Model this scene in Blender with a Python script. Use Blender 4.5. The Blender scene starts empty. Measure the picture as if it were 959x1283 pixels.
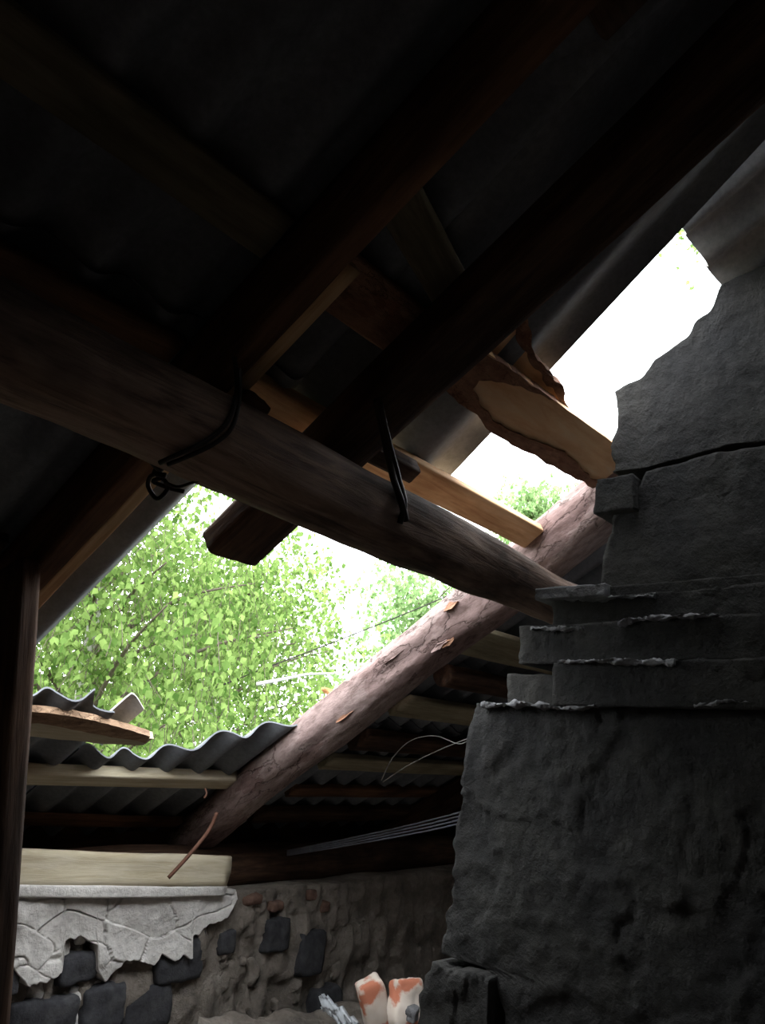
import bpy, math, random
from mathutils import Vector, Matrix, noise
random.seed(7)
C = bpy.context.scene.collection
V = Vector

# ---------------------------------------------------------------- camera
CX, CY, F = 479.5, 641.5, 1000.0
e1 = V((1350-CX, 1003-CY, F)).normalized()
e2 = V((-1300-CX, 2150-CY, F)); e2 = (e2-e1*e1.dot(e2)).normalized()
nn = e1.cross(e2)
if nn.y > 0: nn = -nn
TH = math.radians(30)                      # roof pitch
wX = e1; wZ = -e2*math.sin(TH)+nn*math.cos(TH); wY = e2*math.cos(TH)+nn*math.sin(TH)
M3 = Matrix((wX, wY, wZ))                  # camera (x right, y down, z forward) -> world
cam = bpy.data.cameras.new('camera'); camo = bpy.data.objects.new('camera', cam); C.objects.link(camo)
right = M3 @ V((1, 0, 0)); up = M3 @ V((0, -1, 0)); back = M3 @ V((0, 0, -1))
camo.matrix_world = Matrix((right, up, back)).transposed().to_4x4()
cam.sensor_fit = 'VERTICAL'; cam.sensor_height = 36; cam.sensor_width = 36
cam.lens = F/1283*36; cam.clip_start = 0.02; cam.clip_end = 300
bpy.context.scene.camera = camo

# ---------------------------------------------------------------- sky and exposure
w = bpy.data.worlds.new('overcast_sky'); bpy.context.scene.world = w; w.use_nodes = True
nt = w.node_tree; nt.nodes.clear()
o_ = nt.nodes.new('ShaderNodeOutputWorld'); b_ = nt.nodes.new('ShaderNodeBackground')
tc = nt.nodes.new('ShaderNodeTexCoord'); nz = nt.nodes.new('ShaderNodeTexNoise'); cr = nt.nodes.new('ShaderNodeValToRGB')
nz.inputs['Scale'].default_value = 1.6; nz.inputs['Detail'].default_value = 4
cr.color_ramp.elements[0].color = (0.86, 0.93, 1.0, 1); cr.color_ramp.elements[1].color = (1, 1, 1, 1)
nt.links.new(tc.outputs['Generated'], nz.inputs['Vector']); nt.links.new(nz.outputs[0], cr.inputs[0])
nt.links.new(cr.outputs[0], b_.inputs[0]); nt.links.new(b_.outputs[0], o_.inputs[0])
b_.inputs[1].default_value = 8.5
vs = bpy.context.scene.view_settings
bpy.context.scene.display_settings.display_device = 'sRGB'
vs.view_transform = 'Standard'; vs.look = 'None'; vs.gamma = 1; vs.use_curve_mapping = False
vs.exposure = 0.0

# ---------------------------------------------------------------- frames
D0 = 1.215                                  # height of the rafters' underside plane over the eye, along its normal
S = V((0, math.cos(TH), -math.sin(TH))); N = V((0, math.sin(TH), math.cos(TH))); X = V((1, 0, 0))
def ray(px, py): return M3 @ V(((px-CX)/F, (py-CY)/F, 1))
def R3(x, s, h=0.0): return X*x + S*s + N*(D0+h)
def rp(px, py, h=0.0):                       # photo point on the roof plane at height h
    r = ray(px, py); return r*((D0+h)/r.dot(N))
def rxs(px, py, h=0.0):
    p = rp(px, py, h); return p.x, p.dot(S)
def onX(px, py, x): r = ray(px, py); return r*(x/r.x)
def onY(px, py, y): r = ray(px, py); return r*(y/r.y)
def onD(px, py, z): return ray(px, py)*z

# ---------------------------------------------------------------- materials
def newmat(name, rough=0.85):
    m = bpy.data.materials.new(name); m.use_nodes = True
    b = m.node_tree.nodes['Principled BSDF']; b.inputs['Roughness'].default_value = rough
    b.inputs['Specular IOR Level'].default_value = 0.25
    return m, m.node_tree, b
def ramp(nt, cols):
    r = nt.nodes.new('ShaderNodeValToRGB'); els = r.color_ramp.elements
    while len(els) < len(cols): els.new(0.5)
    for e, (p, c) in zip(els, cols): e.position = p; e.color = (*c, 1)
    return r
def mapping(nt, scale, coord='Object'):
    t = nt.nodes.new('ShaderNodeTexCoord'); mp = nt.nodes.new('ShaderNodeMapping')
    mp.inputs['Scale'].default_value = scale; nt.links.new(t.outputs[coord], mp.inputs[0]); return mp
def nznode(nt, mp, scale, detail=6, rough=0.6, dist=0.0):
    n = nt.nodes.new('ShaderNodeTexNoise'); n.inputs['Scale'].default_value = scale
    n.inputs['Detail'].default_value = detail; n.inputs['Roughness'].default_value = rough
    n.inputs['Distortion'].default_value = dist; nt.links.new(mp.outputs[0], n.inputs['Vector']); return n
def mix(nt, a, b, fac, mode='MIX'):
    m = nt.nodes.new('ShaderNodeMix'); m.data_type = 'RGBA'; m.blend_type = mode
    for s_, v in ((0, fac), (6, a), (7, b)):
        if hasattr(v, 'links'): nt.links.new(v, m.inputs[s_])
        else: m.inputs[s_].default_value = v if s_ == 0 else (*v, 1)
    return m.outputs[2]
def bump(nt, b, h, strength, dist=0.01):
    bp = nt.nodes.new('ShaderNodeBump'); bp.inputs['Strength'].default_value = strength
    bp.inputs['Distance'].default_value = dist; nt.links.new(h, bp.inputs['Height']); nt.links.new(bp.outputs[0], b.inputs['Normal'])
def wood(name, c1, c2, c3, grain=1.0, stain=0.5, bs=0.5, rough=0.8):
    """long grain along the object's local x"""
    m, nt, b = newmat(name, rough)
    mp = mapping(nt, (1.2, 14*grain, 14*grain)); n1 = nznode(nt, mp, 3.0, 8, 0.65, 0.6)
    r1 = ramp(nt, [(0.3, c2), (0.5, c1), (0.72, c3)]); nt.links.new(n1.outputs[0], r1.inputs[0])
    mp2 = mapping(nt, (1.6, 4, 4)); n2 = nznode(nt, mp2, 1.7, 4, 0.6)
    r2 = ramp(nt, [(0.38, tuple(x*0.45 for x in c2)), (0.62, (1, 1, 1))]); nt.links.new(n2.outputs[0], r2.inputs[0])
    col = mix(nt, r1.outputs[0], r2.outputs[0], stain, 'MULTIPLY')
    nt.links.new(col, b.inputs['Base Color'])
    bump(nt, b, n1.outputs[0], bs, 0.008); return m
def bark(name, c1, c2, c3, scale=6, bs=0.9):
    m, nt, b = newmat(name, 0.9)
    mp = mapping(nt, (1, 2.6, 2.6)); v = nt.nodes.new('ShaderNodeTexVoronoi'); v.inputs['Scale'].default_value = scale
    n0 = nznode(nt, mp, 5, 5); md = mix(nt, mp.outputs[0], n0.outputs[1], 0.25); nt.links.new(md, v.inputs['Vector'])
    r1 = ramp(nt, [(0.0, c1), (0.5, c2), (1.0, c3)]); nt.links.new(v.outputs['Color'], r1.inputs[0])
    n1 = nznode(nt, mp, 16, 8, 0.7); r2 = ramp(nt, [(0.35, (0.45, 0.42, 0.4)), (0.6, (1, 1, 1))]); nt.links.new(n1.outputs[0], r2.inputs[0])
    ve = nt.nodes.new('ShaderNodeTexVoronoi'); ve.feature = 'DISTANCE_TO_EDGE'; ve.inputs['Scale'].default_value = scale*1.3
    n3 = nznode(nt, mp, 4, 6); nt.links.new(mix(nt, mp.outputs[0], n3.outputs[1], 0.35), ve.inputs['Vector'])
    re = ramp(nt, [(0.0, (0.30, 0.26, 0.25)), (0.035, (1, 1, 1))]); nt.links.new(ve.outputs['Distance'], re.inputs[0])
    n4 = nznode(nt, mp, 1.6, 3); rm = ramp(nt, [(0.42, (0, 0, 0)), (0.58, (1, 1, 1))]); nt.links.new(n4.outputs[0], rm.inputs[0])
    crk = mix(nt, (1, 1, 1), re.outputs[0], rm.outputs[0])
    c_ = mix(nt, mix(nt, r1.outputs[0], r2.outputs[0], 0.8, 'MULTIPLY'), crk, 0.85, 'MULTIPLY')
    nt.links.new(c_, b.inputs['Base Color'])
    hh = mix(nt, mix(nt, v.outputs['Color'], n1.outputs[0], 0.55), crk, 0.3); bump(nt, b, hh, bs, 0.016); return m
def mineral(name, c1, c2, c3, scale=4, bs=0.8, rough=0.95, fine=40, bd=0.012):
    m, nt, b = newmat(name, rough)
    mp = mapping(nt, (1, 1, 1)); n1 = nznode(nt, mp, scale, 8, 0.62, 0.3)
    r1 = ramp(nt, [(0.3, c2), (0.5, c1), (0.7, c3)]); nt.links.new(n1.outputs[0], r1.inputs[0])
    n2 = nznode(nt, mp, fine, 6, 0.7); r2 = ramp(nt, [(0.3, (0.6, 0.6, 0.6)), (0.65, (1, 1, 1))]); nt.links.new(n2.outputs[0], r2.inputs[0])
    nt.links.new(mix(nt, r1.outputs[0], r2.outputs[0], 0.7, 'MULTIPLY'), b.inputs['Base Color'])
    bump(nt, b, mix(nt, n1.outputs[0], n2.outputs[0], 0.55), bs, bd); return m
def plain(name, c, rough=0.6, metal=0):
    m, nt, b = newmat(name, rough); b.inputs['Metallic'].default_value = metal
    mp = mapping(nt, (1, 1, 1)); n1 = nznode(nt, mp, 25, 5); r = ramp(nt, [(0.3, tuple(x*0.6 for x in c)), (0.7, c)])
    nt.links.new(n1.outputs[0], r.inputs[0]); nt.links.new(r.outputs[0], b.inputs['Base Color']); return m

M = {}
M['old'] = wood('old_timber', (0.10, 0.055, 0.035), (0.045, 0.025, 0.018), (0.16, 0.09, 0.055), 1, 0.7, 0.6)
M['plank_old'] = wood('brown_plank', (0.20, 0.10, 0.055), (0.10, 0.05, 0.03), (0.28, 0.15, 0.08), 1, 0.6, 0.5)
M['purlin'] = wood('weathered_log', (0.27, 0.18, 0.135), (0.085, 0.058, 0.048), (0.38, 0.275, 0.22), 1, 0.8, 1.0)  # weathered brown, with warm light from below mixed into the colour
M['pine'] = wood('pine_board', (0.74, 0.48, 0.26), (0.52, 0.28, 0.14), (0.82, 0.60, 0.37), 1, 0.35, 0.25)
M['fresh'] = wood('fresh_sawn_pine', (0.92, 0.60, 0.34), (0.80, 0.43, 0.22), (0.94, 0.70, 0.46), 0.6, 0.2, 0.25)
M['pale'] = wood('pale_board', (0.60, 0.53, 0.38), (0.46, 0.38, 0.25), (0.70, 0.63, 0.50), 1, 0.25, 0.3)
M['dusky'] = wood('dark_olive_board', (0.20, 0.17, 0.11), (0.12, 0.10, 0.065), (0.26, 0.23, 0.16), 1, 0.4, 0.3)  # darker version of the olive board colour
M['brownbark'] = bark('brown_splintered_bark', (0.34, 0.21, 0.13), (0.46, 0.31, 0.20), (0.24, 0.14, 0.09), 12, 1.0)
M['olive'] = wood('mildewed_board', (0.42, 0.37, 0.25), (0.26, 0.22, 0.14), (0.50, 0.46, 0.33), 1, 0.35, 0.3)
M['debark'] = bark('peeled_log', (0.24, 0.155, 0.145), (0.33, 0.24, 0.225), (0.44, 0.36, 0.335), 5, 1.0)
M['bark'] = bark('reddish_bark', (0.26, 0.11, 0.065), (0.40, 0.22, 0.14), (0.19, 0.09, 0.06), 14, 1.0)
M['chip'] = wood('bark_chip', (0.60, 0.30, 0.12), (0.32, 0.13, 0.06), (0.72, 0.45, 0.22), 1, 0.5, 0.8)
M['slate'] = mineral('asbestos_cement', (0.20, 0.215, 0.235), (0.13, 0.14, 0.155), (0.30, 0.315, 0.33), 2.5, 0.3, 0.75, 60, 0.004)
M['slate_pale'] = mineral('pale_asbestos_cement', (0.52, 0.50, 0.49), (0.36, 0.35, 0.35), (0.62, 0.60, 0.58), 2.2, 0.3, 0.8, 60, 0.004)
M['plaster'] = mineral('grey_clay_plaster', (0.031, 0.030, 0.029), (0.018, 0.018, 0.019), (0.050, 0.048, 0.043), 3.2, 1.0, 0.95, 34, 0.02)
M['mortar'] = mineral('pale_mortar', (0.20, 0.20, 0.205), (0.11, 0.11, 0.115), (0.30, 0.30, 0.31), 8, 1.0, 0.95, 50, 0.015)
M['clay'] = mineral('dry_clay', (0.72, 0.69, 0.65), (0.60, 0.57, 0.53), (0.80, 0.77, 0.73), 3, 0.9, 0.95, 35, 0.015)
M['clay_dark'] = mineral('rough_clay', (0.25, 0.215, 0.18), (0.13, 0.115, 0.10), (0.36, 0.32, 0.275), 6, 1.0, 0.95, 30, 0.03)
M['brick'] = mineral('sooty_brick', (0.055, 0.055, 0.06), (0.03, 0.03, 0.034), (0.09, 0.088, 0.09), 9, 0.9, 0.95, 50, 0.01)
M['redbrick'] = mineral('red_brick', (0.17, 0.10, 0.075), (0.11, 0.07, 0.055), (0.23, 0.14, 0.11), 9, 0.7, 0.9, 50, 0.01)
M['floor'] = mineral('bounce_floor_fill', (0.23, 0.19, 0.16), (0.16, 0.135, 0.11), (0.29, 0.26, 0.22), 5, 1.0, 1.0, 30, 0.02)  # unseen floor, made paler to bounce light onto the roof underside
M['wire'] = plain('rusty_wire', (0.035, 0.028, 0.025), 0.6, 0.3)
M['rust'] = plain('rusty_iron', (0.13, 0.06, 0.04), 0.8, 0.2)
M['cable'] = plain('grey_cable', (0.20, 0.21, 0.25), 0.4)
M['thread'] = plain('bare_wire', (0.5, 0.48, 0.45), 0.5)
M['grass'] = mineral('meadow_grass', (0.06, 0.10, 0.03), (0.04, 0.07, 0.02), (0.10, 0.14, 0.05), 1.5, 0.6)
M['birchbark'] = mineral('birch_bark', (0.62, 0.60, 0.56), (0.15, 0.13, 0.12), (0.75, 0.73, 0.70), 7, 0.4)
M['twig'] = plain('brown_twig', (0.16, 0.13, 0.10), 0.8)
M['film'] = plain('plastic_film', (0.62, 0.66, 0.70), 0.3)
def brick_mixed():
    m, nt, b = newmat('limewashed_brick', 0.9); mp = mapping(nt, (1, 1, 1)); n1 = nznode(nt, mp, 9, 5, 0.5)
    r = ramp(nt, [(0.44, (0.55, 0.20, 0.12)), (0.5, (0.72, 0.62, 0.53)), (0.8, (0.80, 0.73, 0.66))])
    nt.links.new(n1.outputs[0], r.inputs[0]); nt.links.new(r.outputs[0], b.inputs['Base Color']); bump(nt, b, n1.outputs[0], 0.6, 0.01); return m
M['limebrick'] = brick_mixed()
def leafmat(name, c1, c2, trans=0.5):
    m = bpy.data.materials.new(name); m.use_nodes = True; nt = m.node_tree; nt.nodes.clear()
    o = nt.nodes.new('ShaderNodeOutputMaterial'); d = nt.nodes.new('ShaderNodeBsdfDiffuse'); t = nt.nodes.new('ShaderNodeBsdfTranslucent')
    mx = nt.nodes.new('ShaderNodeMixShader'); mx.inputs[0].default_value = trans
    g = nt.nodes.new('ShaderNodeNewGeometry'); r = ramp(nt, [(0.0, c1), (1.0, c2)])
    nt.links.new(g.outputs['Random Per Island'], r.inputs[0])
    hs = nt.nodes.new('ShaderNodeHueSaturation'); hs.inputs['Value'].default_value = 1.15
    nt.links.new(r.outputs[0], hs.inputs['Color']); nt.links.new(r.outputs[0], d.inputs[0]); nt.links.new(hs.outputs[0], t.inputs[0])
    nt.links.new(d.outputs[0], mx.inputs[1]); nt.links.new(t.outputs[0], mx.inputs[2]); nt.links.new(mx.outputs[0], o.inputs[0]); return m
M['leaf'] = leafmat('birch_leaf', (0.07, 0.14, 0.03), (0.30, 0.42, 0.13))
M['leaf2'] = leafmat('hazed_birch_leaf', (0.14, 0.25, 0.09), (0.40, 0.52, 0.26))  # leaf colour lightened to put bloom and haze over the far trees

# ---------------------------------------------------------------- helpers
def link(name, verts, faces, mat, parent=None, matrix=None, smooth=True):
    me = bpy.data.meshes.new(name); me.from_pydata([tuple(v) for v in verts], [], faces)
    me.materials.append(mat); me.validate(); me.update()
    if smooth: me.polygons.foreach_set('use_smooth', [True]*len(me.polygons))
    o = bpy.data.objects.new(name, me); C.objects.link(o)
    if parent: o.parent = parent
    if matrix is not None: o.matrix_local = matrix
    return o
def tag(o, label, cat, group=None, kind=None):
    if label: o['label'] = label
    if cat: o['category'] = cat
    if group: o['group'] = group
    if kind: o['kind'] = kind
    return o
def empty(name, loc, label, cat, group=None):
    o = bpy.data.objects.new(name, None); o.location = loc; o.empty_display_size = 0.1; C.objects.link(o)
    return tag(o, label, cat, group)
def struct(o): o['kind'] = 'structure'; return o
def frame(p0, p1, upv):
    x = (p1-p0).normalized(); z = (upv-x*upv.dot(x)).normalized(); y = z.cross(x)
    m = Matrix((x, y, z)).transposed().to_4x4(); m.translation = p0; return m
def fbm(p, s, o=4): return noise.fractal(p*s, 1.0, 2.0, o)
def section(w, t, rnd, n=28):
    out = []
    for i in range(n):
        a = 2*math.pi*(i+0.5)/n; c, s = math.cos(a), math.sin(a); e = rnd
        k = (abs(c)**e+abs(s)**e)**(-1/e); out.append((c*k*w/2, s*k*t/2))
    return out
def timber(name, p0, p1, w, t, mat, upv=N, rnd=14, amp=0.004, w1=None, t1=None, seg=None, parent=None, bow=0.0, seed=0, endrag=0.0, freq=5, n=28):
    """lofted beam, board (rnd large) or log (rnd 2) from p0 to p1"""
    L = (p1-p0).length; w1 = w1 or w; t1 = t1 or t; seg = seg or max(8, int(L/0.04))
    verts = []; faces = []
    for i in range(seg+1):
        f = i/seg; sec = section(w+(w1-w)*f, t+(t1-t)*f, rnd, n)
        for j, (y, z) in enumerate(sec):
            q = V((f*L, y, z)); d = fbm(V((f*L*0.35*freq, y*freq*2.2, z*freq*2.2))+V((seed*7.3, seed, 0)), 1.0, 4)*amp
            r = math.hypot(y, z) or 1
            x = f*L
            if i == 0: x += endrag*fbm(V((seed, y*30, z*30)), 1)
            if i == seg: x += endrag*fbm(V((seed+5, y*30, z*30)), 1)
            b = math.sin(f*math.pi)*bow
            wob = noise.noise(V((f*L*1.3, seed*3.1, 0)))*amp*1.5
            verts.append(V((x, y*(1+d/r)+wob, z*(1+d/r)+b+wob*0.6)))
    for i in range(seg):
        for j in range(n):
            a = i*n+j; b = i*n+(j+1) % n; faces.append((a, b, b+n, a+n))
    for i, flip in ((0, True), (seg, False)):
        base = i*n; ctr = sum((verts[base+j] for j in range(n)), V())/n
        k0 = len(verts)
        for j in range(n): verts.append(verts[base+j].lerp(ctr, 0.5)+V((fbm(verts[base+j]*20, 1)*endrag*0.4, 0, 0)))
        verts.append(ctr); kc = len(verts)-1
        for j in range(n):
            a, b, c, d = base+j, base+(j+1) % n, k0+(j+1) % n, k0+j
            fs = [(a, b, c, d), (d, c, kc)]
            for f in fs: faces.append(tuple(reversed(f)) if flip else f)
    # normals: outward (y right-handed about x)
    m = frame(p0, p1, upv)
    if parent is not None: m = parent.matrix_basis.inverted() @ m
    o = link(name, verts, faces, mat, parent, m, smooth=True)
    return o
def board_r(name, x0, s0, x1, s1, h, w, t, mat, **k):          # board lying in the roof plane
    return timber(name, R3(x0, s0, h), R3(x1, s1, h), w, t, mat, **k)
def tube(name, pts, r, mat, parent=None, n=8, sub=6, taper=None):
    """smooth tube through pts"""
    P = []
    q = [pts[0]]+list(pts)+[pts[-1]]
    for i in range(1, len(q)-2):
        for k in range(sub):
            t = k/sub; a, b, c, d = q[i-1], q[i], q[i+1], q[i+2]
            P.append(0.5*((2*b)+(c-a)*t+(2*a-5*b+4*c-d)*t*t+(3*b-a-3*c+d)*t**3))
    P.append(pts[-1]); o0 = pts[0].copy(); verts = []; faces = []; u = None
    for i, p in enumerate(P):
        tdir = (P[min(i+1, len(P)-1)]-P[max(i-1, 0)]).normalized()
        if u is None: u = tdir.orthogonal().normalized()
        u = (u-tdir*u.dot(tdir)).normalized(); v = tdir.cross(u)
        rr = r*(1 if taper is None else 1+(taper-1)*i/(len(P)-1))
        for j in range(n):
            a = 2*math.pi*j/n; verts.append(p-o0+u*math.cos(a)*rr+v*math.sin(a)*rr)
    for i in range(len(P)-1):
        for j in range(n):
            a = i*n+j; b = i*n+(j+1) % n; faces.append((a, b, b+n, a+n))
    faces.append(tuple(reversed(range(n)))); k = (len(P)-1)*n; faces.append(tuple(range(k, k+n)))
    m = Matrix.Translation(o0)
    if parent is not None: m = parent.matrix_basis.inverted() @ m
    return link(name, verts, faces, mat, parent, m)
def lattice(name, ni, nj, nk, fn, mat, parent=None, origin=V((0, 0, 0)), rot=None, smooth=True):
    """surface of an ni x nj x nk box lattice; fn(a,b,c) in 0..1 -> world point"""
    idx = {}; verts = []; faces = []
    def g(i, j, k):
        key = (i, j, k)
        if key not in idx: idx[key] = len(verts); verts.append(fn(i/ni, j/nj, k/nk)-origin)
        return idx[key]
    for i in range(ni):
        for j in range(nj):
            faces.append((g(i, j, 0), g(i, j+1, 0), g(i+1, j+1, 0), g(i+1, j, 0)))
            faces.append((g(i, j, nk), g(i+1, j, nk), g(i+1, j+1, nk), g(i, j+1, nk)))
    for i in range(ni):
        for k in range(nk):
            faces.append((g(i, 0, k), g(i+1, 0, k), g(i+1, 0, k+1), g(i, 0, k+1)))
            faces.append((g(i, nj, k), g(i, nj, k+1), g(i+1, nj, k+1), g(i+1, nj, k)))
    for j in range(nj):
        for k in range(nk):
            faces.append((g(0, j, k), g(0, j, k+1), g(0, j+1, k+1), g(0, j+1, k)))
            faces.append((g(ni, j, k), g(ni, j+1, k), g(ni, j+1, k+1), g(ni, j, k+1)))
    m = Matrix.Translation(origin)
    if parent is not None: m = parent.matrix_basis.inverted() @ m
    return link(name, verts, faces, mat, parent, m, smooth)
def interp(pts, x):
    if x <= pts[0][0]: return pts[0][1]
    for (a, b), (c, d) in zip(pts, pts[1:]):
        if x <= c: return b+(d-b)*(x-a)/(c-a)
    return pts[-1][1]
PITCH = 0.172; PH = 0.02
def wave(x, p=PITCH, ph=PH, a=0.025): return a*math.cos(2*math.pi*(x-ph)/p)
def sheet(name, x0, x1, stop, sbot, h, mat, label, dx=0.0108, ns=16, tilt=0.0, skew=0.0, wv=(PITCH, PH, 0.025), group='corrugated cement roofing sheets'):
    """corrugated sheet in the roof plane; stop/sbot are numbers or lists of (x, s)"""
    st = (lambda x: interp(stop, x)) if isinstance(stop, list) else (lambda x: stop)
    sb = (lambda x: interp(sbot, x)) if isinstance(sbot, list) else (lambda x: sbot)
    nx = max(4, int((x1-x0)/dx)); verts = []; faces = []; th = 0.0035
    org = R3((x0+x1)/2, (st((x0+x1)/2)+sb((x0+x1)/2))/2, h)
    sd = len(C.objects)*1.7
    for side in (1, -1):
        for i in range(nx+1):
            x = x0+(x1-x0)*i/nx; a, b = st(x), sb(x)
            a += 0.004*fbm(V((x*9, sd, 0)), 1); b += 0.004*fbm(V((x*9, sd, 3)), 1)
            for j in range(ns+1):
                s = a+(b-a)*j/ns
                verts.append(R3(x+skew*(s-0.6), s, h+wave(x, *wv)+side*th+tilt*(s-b)+0.004*noise.noise(V((x*1.5, s*1.5, sd))))-org)
    K = (nx+1)*(ns+1)
    for i in range(nx):
        for j in range(ns):
            a = i*(ns+1)+j; q = (a, a+ns+1, a+ns+2, a+1)
            faces.append(tuple(reversed(q))); faces.append(tuple(v+K for v in q))
    for i in range(nx):
        for j in (0, ns):
            a = i*(ns+1)+j; b = a+ns+1; q = (a, b, b+K, a+K); faces.append(q if j == 0 else tuple(reversed(q)))
    for j in range(ns):
        for i in (0, nx):
            a = i*(ns+1)+j; q = (a, a+1, a+1+K, a+K); faces.append(q if i else tuple(reversed(q)))
    m = Matrix((X, S, N)).transposed().to_4x4(); inv = m.to_3x3().transposed()
    verts = [inv @ v for v in verts]; m.translation = org
    o = link(name, verts, faces, mat, None, m, smooth=True)
    md = o.modifiers.new('edge', 'EDGE_SPLIT'); md.split_angle = math.radians(50)
    return tag(o, label, 'roofing sheet', group)
def slab(name, pts, h0, h1, mat, parent=None, rough=0.004, sub=5, seed=0):
    """flat piece of outline pts (photo points on the roof plane) between heights h0 < h1"""
    Q = [V((*rxs(px, py, h0), 0)) for px, py in pts]; n = len(Q); P = []
    for i in range(n):
        for k in range(sub):
            p = Q[i].lerp(Q[(i+1) % n], k/sub)
            P.append(p+V((noise.noise(V((p.x*25, p.y*25, seed))), noise.noise(V((p.x*25, p.y*25, seed+9))), 0))*rough)
    c = sum(P, V())/len(P); org = R3(c.x, c.y, h0); t = h1-h0
    n = len(P); verts = [p-c for p in P]+[p-c+V((0, 0, t)) for p in P]
    faces = [(i, i+n, (i+1) % n+n, (i+1) % n) for i in range(n)]
    import bmesh
    bm = bmesh.new(); bv = [bm.verts.new(v) for v in verts]
    fs = [bm.faces.new([bv[i] for i in f]) for f in faces]
    f1 = bm.faces.new(bv[:n]); f2 = bm.faces.new(bv[n:])
    bmesh.ops.recalc_face_normals(bm, faces=bm.faces)
    bmesh.ops.triangulate(bm, faces=[f1, f2]); me = bpy.data.meshes.new(name); bm.to_mesh(me); bm.free(); me.materials.append(mat)
    o = bpy.data.objects.new(name, me); C.objects.link(o)
    m = Matrix((X, S, N)).transposed().to_4x4(); m.translation = org
    if parent is not None: o.parent = parent; m = parent.matrix_basis.inverted() @ m
    o.matrix_local = m; return o
def rock(name, c, sz, mat, parent=None, rot=(0, 0, 0), amp=0.15, n=8, seed=0, rnd=4):
    """irregular brick or lump: rounded box of size sz"""
    from mathutils import Euler
    R = Euler(rot).to_matrix()
    def fn(a, b, d):
        p = V((a*2-1, b*2-1, d*2-1)); k = (abs(p.x)**rnd+abs(p.y)**rnd+abs(p.z)**rnd)**(1/rnd); q = p/k if k else p
        q = p.lerp(q, 0.8)
        q = V((q.x*sz[0]/2, q.y*sz[1]/2, q.z*sz[2]/2))
        return q+p.normalized()*fbm(q*14+V((seed*3.3, seed, 1)), 1)*amp*min(sz)
    idx = lattice(name, n, n, n, fn, mat)
    m = R.to_4x4(); m.translation = c
    if parent is not None: idx.parent = parent; m = parent.matrix_basis.inverted() @ m
    idx.matrix_local = m; return idx

# ================================================================ setting
FZ = -1.75
def rough_box(name, a, b, mat, n=(2, 2, 2), amp=0.0, fr=4):
    a, b = V(a), V(b)
    def fn(i, j, k):
        p = V((a.x+(b.x-a.x)*i, a.y+(b.y-a.y)*j, a.z+(b.z-a.z)*k)); return p+V((1, 1, 1))*fbm(p*fr, 1)*amp
    return struct(lattice(name, *n, fn, mat, None, (a+b)/2))
rough_box('floor', (-2.0, -4.5, FZ-0.2), (6.6, 3.2, FZ), M['floor'], (40, 40, 2), 0.015, 3)
rough_box('wall_left', (-2.2, -4.5, -4.3), (-2.0, 3.6, 2.2), M['plank_old'])
rough_box('wall_right', (6.6, -4.5, -4.3), (6.8, 3.6, 2.2), M['plank_old'])
rough_box('wall_back', (-2.0, -4.7, -4.3), (6.6, -4.5, 0.4), M['plank_old'])
gr = rough_box('ground', (-30, -30, -4.7), (50, 70, -4.4), M['grass'], (40, 40, 1), 0.3, 0.3)
# the rear slope of the roof behind the camera
def rear(a, b, c):
    x = -2.2+9.0*a; f = b; p = V((x, -0.80-3.9*f, 2.02-2.25*f+0.02*c+0.02*math.cos(x*36.5))); return p
struct(lattice('ceiling', 320, 6, 1, rear, M['slate'], None, V((2, -2.7, 1))))

# eave wall of clay and brick
WY = 3.16
def wall_fn(a, b, c):
    x = -2.0+8.6*a; z = -4.3+(3.62+(0.02*noise.noise(V((x*3, 0, 0)))))*c
    y = WY+0.36*b
    if b == 0 and z > -2:
        p = V((x, z, 0)); d = fbm(V((x*2.2, z*2.2, 3)), 1, 6)*0.045
        rid = 1-abs(noise.noise(V((x*7+z*2.5, z*3.2-x, 9))))*2
        d += 0.03*rid
        col = noise.noise(V((x*14, z*4.5, 2))); d += 0.018*(1 if col > 0.05 else -0.4)
        y -= d
    return V((x, y, z))
struct(lattice('wall_front', 430, 3, 190, wall_fn, M['clay_dark'], None, V((2.3, WY, -2.5))))
WALL = [o for o in C.objects if o.name == 'wall_front'][0]
# exposed bricks in the wall
def onwall(px, py, dy=0.0): return onY(px, py, WY-dy)
brs = [(72, 120, 1192, 1232), (192, 250, 1166, 1230), (98, 150, 1232, 1290), (152, 210, 1234, 1290), (4, 92, 1250, 1300), (0, 16, 1208, 1245),
       (330, 360, 1150, 1192), (370, 402, 1165, 1222), (390, 420, 1235, 1290), (272, 290, 1165, 1195)]
for i, (a, b, c, d) in enumerate(brs):
    p, q, r = onwall(a, (c+d)/2, 0.02), onwall(b, (c+d)/2, 0.02), onwall((a+b)/2, c, 0.02); r2 = onwall((a+b)/2, d, 0.02)
    ctr = (p+q)/2; ctr.z = (r.z+r2.z)/2; ctr.y = WY+0.0
    o = rock('brick', ctr, ((q.x-p.x)*0.98, 0.11+0.02*(i % 3), (r.z-r2.z)*0.98), M['brick'], WALL, (random.uniform(-.04, .04), random.uniform(-.08, .08), random.uniform(-.05, .05)), 0.10, 9, i, 7)
for i in range(70):                        # clay lumps squeezed between the courses
    px = random.uniform(5, 540); py = random.uniform(1135, 1290)
    p = onwall(px, py, -0.005); s_ = random.uniform(0.03, 0.085)
    rock('clay_lump', p, (s_*0.8, 0.06, s_*random.uniform(0.9, 1.9)), M['clay'] if px < 120 and py > 1150 else M['clay_dark'], WALL, (0, random.uniform(-.4, .4), 0), 0.45, 7, i, 3)
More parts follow.
